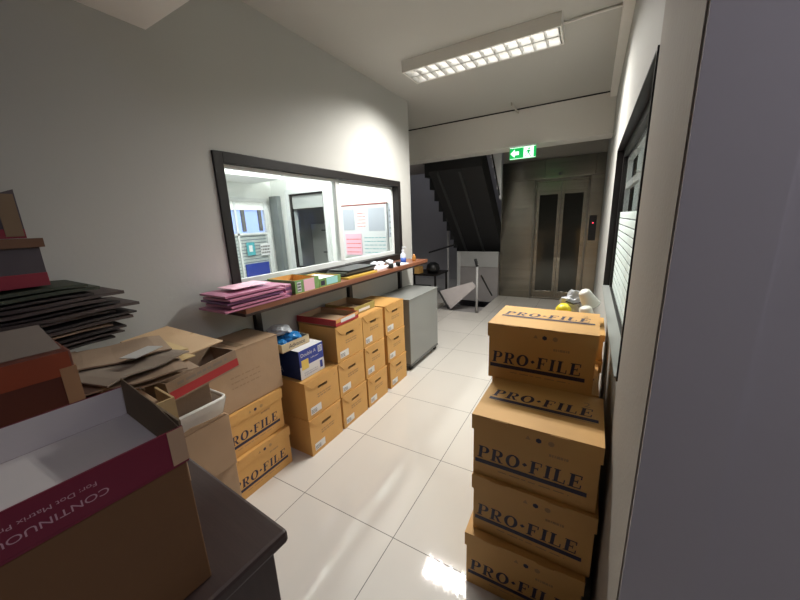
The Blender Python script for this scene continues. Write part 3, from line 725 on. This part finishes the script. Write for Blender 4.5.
# black files and papers
for k in range(3):
    o = MB().box(-.105,.105,-.20,.20,0,.015).build('document_file', [BLACKF,GREYMD,BLACK][k], None, (-1.765+.006*k, 2.20+.012*k, ZS+.001+k*.0165+.016), (0,0,.03*k-.04), bevel=.002)
    tag(o, ['flat black document file resting on the yellow folder','dark grey document file between two black ones','topmost black document file in front of the window'][k], 'file', 'dark document files on the shelf')
tag(MB().box(-1.87,-1.62,1.99,2.40,ZS,ZS+.0155).build('yellow_folder', mat('mustard_card',(.60,.38,.06),.5), bevel=.002), 'mustard folder under the black files on the shelf', 'folder')
tag(MB().box(-.08,.08,-.12,.12,0,.018).build('paper_pile', mat('pale_pink_stack',(.78,.66,.68),.6,var=.1,scale=40), None, (-1.73, 2.55, ZS), (0,0,.03)), 'low pile of pinkish papers past the black files', 'paper')
tag(MB().box(-.07,.07,-.15,.15,0,.008).build('paper_sheet', PAPER, None, (-1.70, 2.85, ZS), (0,0,-.04)), 'white papers under the small cups on the shelf', 'paper')
for k, (x, y) in enumerate(((-1.80,2.62),(-1.81,2.74),(-1.79,2.88))):
    g = thing('tissue_packet', 'small crumpled clear packet behind the cups, %s one along the shelf' % ['nearest','middle','farthest'][k], 'packet', (x, y, ZS + (.0185 if k == 0 else .0085)), 0, 'crumpled clear packets on the shelf')
    blob('packet', (0,0,0), (.04,.05,.026), SILVER, 20+k, g, sub=2)
for k, (x, y) in enumerate(((-1.625,2.64),(-1.635,2.79))):
    o = MB().lathe([(0,0),(.020,0),(.024,.01),(.026,.042),(.023,.044),(.020,.012),(0,.01)], (0,0,0), n=16).build('black_cup', BLACK, smooth=True); o.location = (x, y, ZS+.0005)
    tag(o, '%s small black cup at the shelf front' % ['nearer', 'farther'][k], 'cup', 'small black cups at the shelf edge')
g = thing('pump_bottle', 'clear and blue pump bottle near the end of the shelf', 'bottle', (-1.72, 3.05, ZS))
MB().lathe([(0,0),(.028,0),(.03,.01),(.03,.055),(0,.055)], n=16).build('label_band', mat('blue_label',(.03,.08,.35),.4), g, smooth=True)
MB().lathe([(.030,.0555),(.030,.09),(.012,.11),(.012,.12),(0,.12)], n=16).build('bottle', mat('clear_bottle',(.55,.58,.66),.2), g, smooth=True)
MB().lathe([(0,.1205),(.014,.1205),(.014,.14),(.005,.14),(.005,.165),(0,.165)], n=12).box(-.006,.035,-.006,.006,.160,.170).build('pump', mat('pump_white',(.7,.7,.75),.4), g)
o = MB().lathe([(0,0),(.018,0),(.02,.01),(.02,.05),(.01,.06),(.01,.075),(0,.075)], n=14).build('brown_bottle', mat('amber_plastic',(.35,.15,.03),.3), smooth=True); o.location = (-1.68, 3.22, ZS); tag(o, 'small amber bottle at the far end of the shelf', 'bottle')

# ================================================================ things on the left stacks
Z2 = 2*BH+.003
g = thing('paper_carton', 'blue and white copier paper carton printed Double A', 'carton', (-1.70, 1.335, Z2))
b = MB(); b.box(-.155, .165, 0, .215, 0, .195, 0)
e = .1655
b.box(.165, e+.0008, 0, .215, 0, .085, 1); b.box(.165, e+.0008, 0, .215, .085, .195, 2)
b.poly([(-.15, -.0005, .001), (.165, -.0005, .001), (.165, -.0005, .194), (-.15, -.0005, .194)], 3)
b.box(e, e+.0016, .015, .075, .062, .128, 4)
b.box(-.155,.165,0,.215,.195,.1965, 1)
put_text(b, 'Double A', (e+.0009, .012, .150), (0,1,0), (0,0,1), (1,0,0), .034, 1, stretch=1.0)
put_text(b, 'quality paper', (e+.0009, .095, .118), (0,1,0), (0,0,1), (1,0,0), .014, 1)
b.box(e, e+.0014, .168, .205, .135, .180, 1)
scribble(b, (e+.0014, .171, .14), (0,1,0), (0,0,1), (1,0,0), .03, .036, 4, 2, 7)
scribble(b, (e+.0009, .03, .015), (0,1,0), (0,0,1), (1,0,0), .12, .03, 2, 5, 8)
b.box(e, e+.0014, .175, .20, .02, .07, 2)
put_text(b, 'A', (-.03, -.0005, .03), (1,0,0), (0,0,1), (0,-1,0), .06, 5)
b.build('body', [BLUED, PAPER, BLUE, BLUED, mat('yellow_print',(.75,.55,.12),.5), GI], g)
Z3 = Z2+.198
def ftan(m_, x, u, v, h):
    put_text(m_, 'Advance', (x, u+.05, .015), (0,1,0), (0,0,1), (1,0,0), .04, 5)
tray('carton_tray', 'cream open carton tray with dark script on the blue carton', 'tray', -1.88, -1.60, 1.27, 1.50, Z3, .055, mat('cream_card',(.55,.45,.28),.6), BROWN, front=ftan)
o = blob('plastic_packet', (-1.70, 1.42, Z3+.007), (.088,.070,.045), BLUEP, 5); tag(o, 'shiny blue plastic packet in the cream tray', 'packet')
o = blob('plastic_packet', (-1.74, 1.38, Z3+.080), (.080,.070,.034), SILVER, 9); tag(o, 'crumpled clear wrap on top of the blue packet', 'wrap')
o = blob('plastic_packet', (-1.655, 1.315, Z3+.007), (.040,.036,.036), BLUEP, 12); tag(o, 'small blue plastic packet at the near side of the cream tray', 'packet')
def fred(m_, x, u, v, h):
    w_ = v-u; m_.box(x, x+.001, u, v, h*.5, h-.001, 6); m_.box(x, x+.0018, u+w_*.2, u+w_*.85, h*.35, h*.85, 2); m_.box(x, x+.0012, u, v, .001, h*.28, 0)
def fred_all(): pass
Z4 = 3*BH+.003
tray('carton_tray', 'red open carton tray with a pale label on the second stack', 'tray', -1.87, -1.50, 1.655, 1.925, Z4, .05, REDC2, BROWN, front=fred, rz=.03)
def fgold(m_, x, u, v, h):
    w_ = v-u; m_.box(x, x+.0014, u+w_*.2, u+w_*.75, h*.2, h*.55, 2)
tray('carton_tray', 'olive gold open carton tray on the third stack', 'tray', -1.87, -1.56, 1.965, 2.235, Z4, .06, GOLDB, BROWN, front=fgold, rz=-.03)

# ================================================================ left cluster
g = thing('brown_carton', 'big plain brown carton on the PRO-FILE boxes against the left wall', 'carton', (-1.60, .80, .530), 0)
b = MB(); b.box(-.285, 0, 0, .445, 0, .335)
b.build('body', BROWN, g, bevel=.004)
mbt = MB(); mbt.box(-.285, .002, -.002, .222, .3355, .3385); mbt.box(-.285, .002, .224, .447, .3355, .3385); mbt.build('top_flap', BROWN, g)
MB().box(-.25, -.03, .20, .245, .339, .3396).build('tape', mat('clear_tape',(.34,.24,.15),.25), g)
b = MB(); scribble(b, (.0, .12, .12), (0,1,0), (0,0,1), (1,0,0), .18, .09, 3, 0, 31, off=.001, fill=.25); b.build('faint_print', mat('faint_print',(.33,.22,.135),.8), g)

gm = 'plain cartons stacked beyond the desk'
g = thing('brown_carton', 'small brown carton at the floor, lowest of the narrow stack beyond the desk', 'carton', (-1.44, .50, 0), 0, gm)
MB().box(-.42, 0, 0, .285, 0, .385).build('body', BROWN, g, bevel=.003)
g = thing('brown_carton', 'brown carton with an orange stain below the white basket', 'carton', (-1.41, .50, .386), 0, gm)
MB().box(-.42, 0, 0, .275, 0, .268).build('body', ORSTAIN, g, bevel=.003)
MB().prism([(-.004, .010, .2685), (-.004, .265, .2685), (.006, .25, .285), (.006, .10, .30)], (.003,0,0)).build('flap', BROWN, g)
# basket
g = thing('plastic_basket', 'white plastic basket with a thick rim between cartons', 'basket', (-1.605, .655, .62))
def basket():
    b = MB(); a0, b0, a1, b1, H = .165, .110, .185, .128, .082
    for s_ in (-1, 1):
        b.prism([(s_*a0, -b0, 0), (s_*a0, b0, 0), (s_*a1, b1, H), (s_*a1, -b1, H)], (-s_*.004, 0, 0))
        b.prism([(-a0, s_*b0, 0), (a0, s_*b0, 0), (a1, s_*b1, H), (-a1, s_*b1, H)], (0, -s_*.004, 0))
    b.box(-a0, a0, -b0, b0, 0, .004)
    return b, a1, b1, H
b, a1, b1, H = basket(); b.build('body', IVORY, g)
MB().tube([(-a1,-b1,H),(a1-.02,-b1,H),(a1,-b1+.02,H),(a1,b1-.02,H),(a1-.02,b1,H),(-a1+.02,b1,H),(-a1,b1-.02,H),(-a1,-b1,H)], .008, n=8).build('rim', IVORY, g, smooth=True)
g.location.z = .6555
tag(MB().box(-1.70,-1.47,.57,.745,.661,.82).build('small_carton', BROWND, bevel=.003), 'dusty brown carton standing inside the white basket', 'carton')
# red striped carton leaning in the basket
g = thing('shallow_carton', 'shallow carton with a red stripe and open lid resting on the basket', 'carton', (-1.39, .552, .838), 0)
g.rotation_euler = (math.radians(5), math.radians(-3), math.radians(2))
b = MB(); L_, H_, D_ = .31, .082, .19
for (x0, x1, y0, y1) in ((-.004, 0, 0, L_), (-D_, -D_+.004, 0, L_), (-D_+.004, -.004, 0, .004), (-D_+.004, -.004, L_-.004, L_)): b.box(x0, x1, y0, y1, 0, H_, 0)
b.box(-D_, 0, 0, L_, -.004, 0, 0); b.box(0, .001, .004, L_-.002, .004, .040, 1)
scribble(b, (0, .04, .05), (0,1,0), (0,0,1), (1,0,0), .22, .022, 1, 2, 44, off=.001)
b.build('body', [BROWND, REDC2, GREYB], g)
MB().prism([(-.005, .120, .150), (-.055, .300, .125), (-.320, .215, .215), (-.250, .0, .235)], (0,0,.004)).box(-.19,-.186,.04,.25,.082,.18).build('lid_flap', mat('tan_flap', (.46,.31,.175), .7), g)
MB().prism([(-.10, .02, .083), (-.012, .02, .083), (-.02, .03, .15), (-.20, .03, .20)], (0,.003,0)).build('side_flap', BROWND, g)

# desk
TH = math.radians(-3.8)
g = thing('desk', 'dark stained wooden desk with a rounded top edge in the left foreground', 'desk', (-.608, .43, 0), TH)
MB().box(-1.2, 0, -1.0, 0, .712, .75).build('desktop', DARKWOOD, g, bevel=.010)
MB().box(-1.17, -.03, -.97, -.03, .10, .711).build('carcass', DARKWOOD, g, bevel=.003)
MB().box(-1.15, -.05, -.95, -.05, 0, .0995).build('plinth', DARKWOOD, g)

# big box with the inverted lid
BA = math.radians(-4.2)
g = thing('open_carton', 'large brown carton on the desk under an upturned crimson lid', 'carton', (-.669, .269, .7505), BA)
BW, BD, BHh = .52, .315, .298
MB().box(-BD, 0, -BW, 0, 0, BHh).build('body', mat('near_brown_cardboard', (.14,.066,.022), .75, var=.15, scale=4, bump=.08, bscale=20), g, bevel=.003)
g = thing('upturned_tray', 'upturned crimson carton top with white lining and upside-down printing', 'lid', (-.669, .269, 1.0495), BA)
t_ = .004; LH = .078
MB().box(-BD-.004, .0035, -BW-.004, .0035, 0, .0045, 0).box(-BD, 0, -BW, 0, .0046, .0054, 1).build('base', [REDC, INWHITE], g)
b = MB(); b.box(0, .004, -BW, .004, .0052, LH, 0); b.poly([(-.0004, -BW+.004, .006), (-.0004, 0, .006), (-.0004, 0, LH-.0005), (-.0004, -BW+.004, LH-.0005)], 1)
b.box(.004, .005, -.024, .0035, .0052, LH, 3)
# the text is printed upside down on the outer face
put_text(b, 'CONTINUOUS FORM', (.0042, -.118, .036), (0,-1,0), (0,0,-1), (1,0,0), .017, 2, off=.0012, stretch=1.25)
put_text(b, 'For: Dot Matrix Printer', (.0042, -.130, .055), (0,-1,0), (0,0,-1), (1,0,0), .011, 2, off=.0012, stretch=1.25)
b.build('printed_side', [REDC, INWHITE, mat('pale_pink_print',(.50,.30,.34),.6), BROWN], g)
b = MB(); b.box(-BD-.004, -BD, -BW, .004, .0052, LH, 0); b.poly([(-BD+.0004, -BW+.004, .006), (-BD+.0004, 0, .006), (-BD+.0004, 0, LH-.0005), (-BD+.0004, -BW+.004, LH-.0005)], 1); b.build('far_side', [REDC, INWHITE], g)
b = MB(); b.box(-BD, 0, -BW-.004, -BW, .0052, LH, 0); b.build('end_side', [REDC], g)
b = MB(); b.box(-BD, 0, 0, .004, .0052, LH+.012, 0)
b.prism([(0, -.0005, .006), (-BD, -.0005, .006), (-BD+.02, -.0005, LH+.03), (-.10, -.0005, LH+.018), (0, -.0005, LH)], (0,-.002,0))
b.build('end_side', [mat('lid_inner_brown',(.17,.125,.075),.8,var=.2)], g)

# cartons and files on the desk behind the lid
g = thing('open_carton', 'open carton with worn rim on the desk behind the crimson lid', 'carton', (-1.24, .16, .7505), TH)
b = MB(); b.box(-.22, .22, -.42, .26, 0, .24); b.build('body', BROWN, g, bevel=.003)
MB().box(.216, .222, -.1, .262, .2405, .285).box(.10, .216, .256, .262, .2405, .285).build('flap', mat('light_cardboard',(.50,.36,.17),.7), g)
MB().box(.20, .222, .235, .262, .10, .24, 0, Matrix.Identity(4)).build('corner_guard', MATS['light_cardboard'], g)
g = thing('orange_carton', 'orange-red printed carton with a grey open flap behind the crimson lid', 'carton', (-1.155, .262, .996), TH)
MB().box(-.26, 0, -.45, 0, 0, .215).build('body', ORANGE, g, bevel=.006)
MB().box(.0003, .0015, -.42, -.006, .150, .212).build('orange_band', mat('orange_band', (.27,.05,.015), .6, var=.25), g)
MB().box(-.02, .002, -.03, .002, .0, .17).build('torn_edge', mat('torn_tan',(.36,.20,.10),.8), g)
MB().prism([(-.03, -.45, .216), (-.03, -.012, .216), (-.10, -.03, .275), (-.10, -.45, .275)], (.004,0,0)).build('flap', mat('flap_taupe',(.20,.165,.135),.8), g)
MB().prism([(.0017,-.45,.12),(.0017,-.17,.12),(.0017,-.155,.137),(.0017,-.17,.155),(.0017,-.45,.155)], (.001,0,0)).build('label', mat('dull_white_label',(.26,.24,.22),.6), g)
g = thing('brown_carton', 'plain carton under the dark folder pile by the left wall', 'carton', (-1.69, .20, .7505), TH)
MB().box(-.165, .165, -.5, .22, 0, .275).build('body', BROWND, g, bevel=.003)

# flattened cartons: loose sheets with bent ends
def sheet_board(name, label, cat, group, loc, L_, W_, rz, m, curl=.02, th=.005, tilt=0, m2=None, slot=False):
    b = MB(); n = 8; k = len(b.v)
    for i in range(n+1):
        u = i/n; zz = curl*(u**2)*math.cos(u*2)+.004*math.sin(u*9)
        for (yy, dz) in ((-W_/2, 0), (W_/2, 0), (W_/2, th), (-W_/2, th)): b.v.append((L_*(u-.5), yy*(1-.06*math.sin(u*7)), zz+dz))
    for i in range(n):
        for j in range(4): q = (j+1) % 4; b.f.append((k+i*4+j, k+(i+1)*4+j, k+(i+1)*4+q, k+i*4+q)); b.m.append(1 if j in (1,3) and m2 else 0)
    b.f.append((k,k+1,k+2,k+3)); b.m.append(0); e_ = k+n*4; b.f.append((e_,e_+3,e_+2,e_+1)); b.m.append(0)
    o = b.build(name, [m, m2 or m], None, loc, (tilt, 0, rz)); return tag(o, label, cat, group)
gf = 'flattened cartons between the desk and the wall'
LC = MATS['light_cardboard']
# long axis along +Y mostly (rz ~ 90 deg): u=1 end is the far (right in the picture) end
fl_specs = [(-1.37,.45,1.010,.32,.30,82,BROWND,'lowest flattened brown carton, its end showing past the open carton'),
            (-1.42,.46,1.022,.31,.28,97,LC,'tan flattened carton second from the bottom of the loose heap'),
            (-1.33,.43,1.034,.29,.24,74,BROWND,'dusty flattened carton low in the loose heap'),
            (-1.46,.46,1.046,.34,.24,88,LC,'light flattened carton in the middle of the loose heap'),
            (-1.36,.43,1.058,.28,.26,104,GREYB,'grey-brown flattened carton under the light top one'),
            (-1.48,.44,1.070,.32,.24,75,BROWND,'brown flattened carton topmost in the loose heap')]
for x, y, z, L_, W_, a_, m_, lab in fl_specs:
    sheet_board('flattened_carton', lab, 'carton', gf, (x, y, z), L_, W_, math.radians(a_), m_, .010)
tag(MB().box(-.03,.03,-.055,.055,0,.002).build('paper_label', mat('dull_paper',(.45,.44,.42),.6), None, (-1.32,.47,1.094), (0,0,.4)), 'dull white paper lying among the flattened cartons', 'paper')

# dark folders pile
gd = 'dark flattened folders piled by the left wall'
r = random.Random(4)
dk = []
ends = [.50,.53,.545,.50,.57,.585,.52,.60,.54,.50,.56,.47,.49,.46]
cols_ = [DKSTACK,TAUPE,DKSTACK,BROWND,TAUPE,DKSTACK,TAUPE,TAUPE,DKSTACK,TAUPE,TAUPE,DKSTACK,DKGREEN,DKGREEN]
words_ = ['lowest','second','third','fourth','fifth','sixth','seventh','eighth','ninth','tenth','eleventh','twelfth','thirteenth','topmost']
z = 1.095
for k, (yend, m_) in enumerate(zip(ends, cols_)):
    L_ = .62; W_ = .28-.02*r.random()
    o = sheet_board('dark_folder', f'dark flattened folder by the left wall, {words_[k]} from the bottom of its pile', 'folder', gd, (-1.735+r.uniform(-.006,.006), yend-L_/2+.0, z), L_, W_, math.radians(90+r.uniform(-4,3)), m_, r.uniform(-.006,.010), th=.006+r.uniform(0,.006), tilt=0)
    z += .0168
ZT = z+.004
# file holders
g = thing('display_carton', 'dim plum carton with a red base and white label on the dark folders', 'carton', (-1.72, .365, ZT), 0, 'two stacked display cartons at the left picture edge')
b = MB(); b.box(-.1, .1, -.40, 0, .0, .13, 0); b.box(-.101, .101, -.401, .001, 0, .045, 1); b.box(.1, .1015, -.32, -.105, .055, .115, 2)
b.build('body', [PLUM, mat('dull_red',(.22,.012,.03),.6), mat('dull_white',(.42,.42,.44),.6)], g, bevel=.002)
MB().box(-.105, .11, -.41, .012, .1305, .160).build('brown_rim', mat('rim_brown',(.13,.06,.03),.7), g)
g = thing('display_carton', 'upper display carton with a slanted side, highest thing at the left edge', 'carton', (-1.72, .345, ZT+.1615), 0, 'two stacked display cartons at the left picture edge')
b = MB(); b.prism([(.09, -.40, 0), (.09, 0, 0), (.09, .0, .155), (.09, -.14, .10), (.09, -.40, .10)], (-.18,0,0), 0)
b.box(.09, .0905, -.40, 0, 0, .03, 1); b.box(.09, .092, -.36, -.13, .03, .095, 2); b.box(.09,.0925,-.045,-.004,.006,.14,3)
b.build('body', [PLUM, MATS['dull_red'], MATS['dull_white'], mat('tan_strip',(.18,.12,.07),.7)], g)

# ================================================================ light
def area(name, loc, sx, sy, power, col, rot=(0,0,0), spread=PI):
    l = bpy.data.lights.new(name, 'AREA'); l.shape = 'RECTANGLE'; l.size = sx; l.size_y = sy; l.energy = power; l.color = col; l.spread = spread
    o = bpy.data.objects.new(name, l); COL.objects.link(o); o.location = loc; o.rotation_euler = rot; return o
def spot(loc, power, col, ang, blend, soft=0):
    l = bpy.data.lights.new('lamp_tube_light', 'SPOT'); l.energy = power; l.color = col; l.spot_size = math.radians(ang); l.spot_blend = blend; l.shadow_soft_size = soft
    o = bpy.data.objects.new('lamp_tube_light', l); COL.objects.link(o); o.location = loc
for i in range(9):
    for s_ in (-1, 1): spot((LX0+.08+(LX1-LX0-.16)*i/8, (LY0+LY1)/2+s_*.065, ZC-.088), 16.5, (1,.965,.90), 157, .8)
for py in (2.05, 2.72):
    l = bpy.data.lights.new('office_light', 'POINT'); l.energy = 60; l.color = (.95,1,.98); l.shadow_soft_size = .06
    o = bpy.data.objects.new('office_light', l); COL.objects.link(o); o.location = (-2.65, py, 2.6)
area('side_office_light', (.9, 2.6, 2.74), .6, 1.8, 40, (.93,1,.97))
area('near_room_lamp_light', (1.05, .0, 2.70), .4, .4, 14, (.90,.86,1))
area('stairwell_fill_light', (-3.3, 6.4, 3.6), .8, .8, 6.5, (.9,.92,1))  # added fill to lift the stairwell; no fixture stands here
wd = bpy.data.worlds.new('world'); SC.world = wd; wd.use_nodes = True
wd.node_tree.nodes['Background'].inputs[0].default_value = (.75,.75,.9,1); wd.node_tree.nodes['Background'].inputs[1].default_value = .04

# ================================================================ camera
cam = bpy.data.cameras.new('camera'); co = bpy.data.objects.new('camera', cam); COL.objects.link(co)
Rm = ((0.86760198,0.08256203,-0.49035733),(0.49572972,-0.22089511,0.83991511),(-0.03897244,-0.97179672,-0.23257748))
right = Vector([r_[0] for r_ in Rm]); down = Vector([r_[1] for r_ in Rm]); fwd = Vector([r_[2] for r_ in Rm])
M = Matrix((( right.x, -down.x, -fwd.x, 0), (right.y, -down.y, -fwd.y, 0), (right.z, -down.z, -fwd.z, 1.5), (0,0,0,1)))
co.matrix_world = M
cam.sensor_width = 36; cam.lens = 36*327/800; cam.clip_start = .02
SC.camera = co
SC.view_settings.view_transform = 'Standard'; SC.view_settings.look = 'None'; SC.view_settings.gamma = 1
SC.view_settings.use_curve_mapping = False
SC.view_settings.exposure = 0.0
SC.cycles.max_bounces = 8; SC.cycles.diffuse_bounces = 5; SC.cycles.transparent_max_bounces = 12
SC.cycles.use_denoising = True
SC.cycles.sample_clamp_indirect = 6
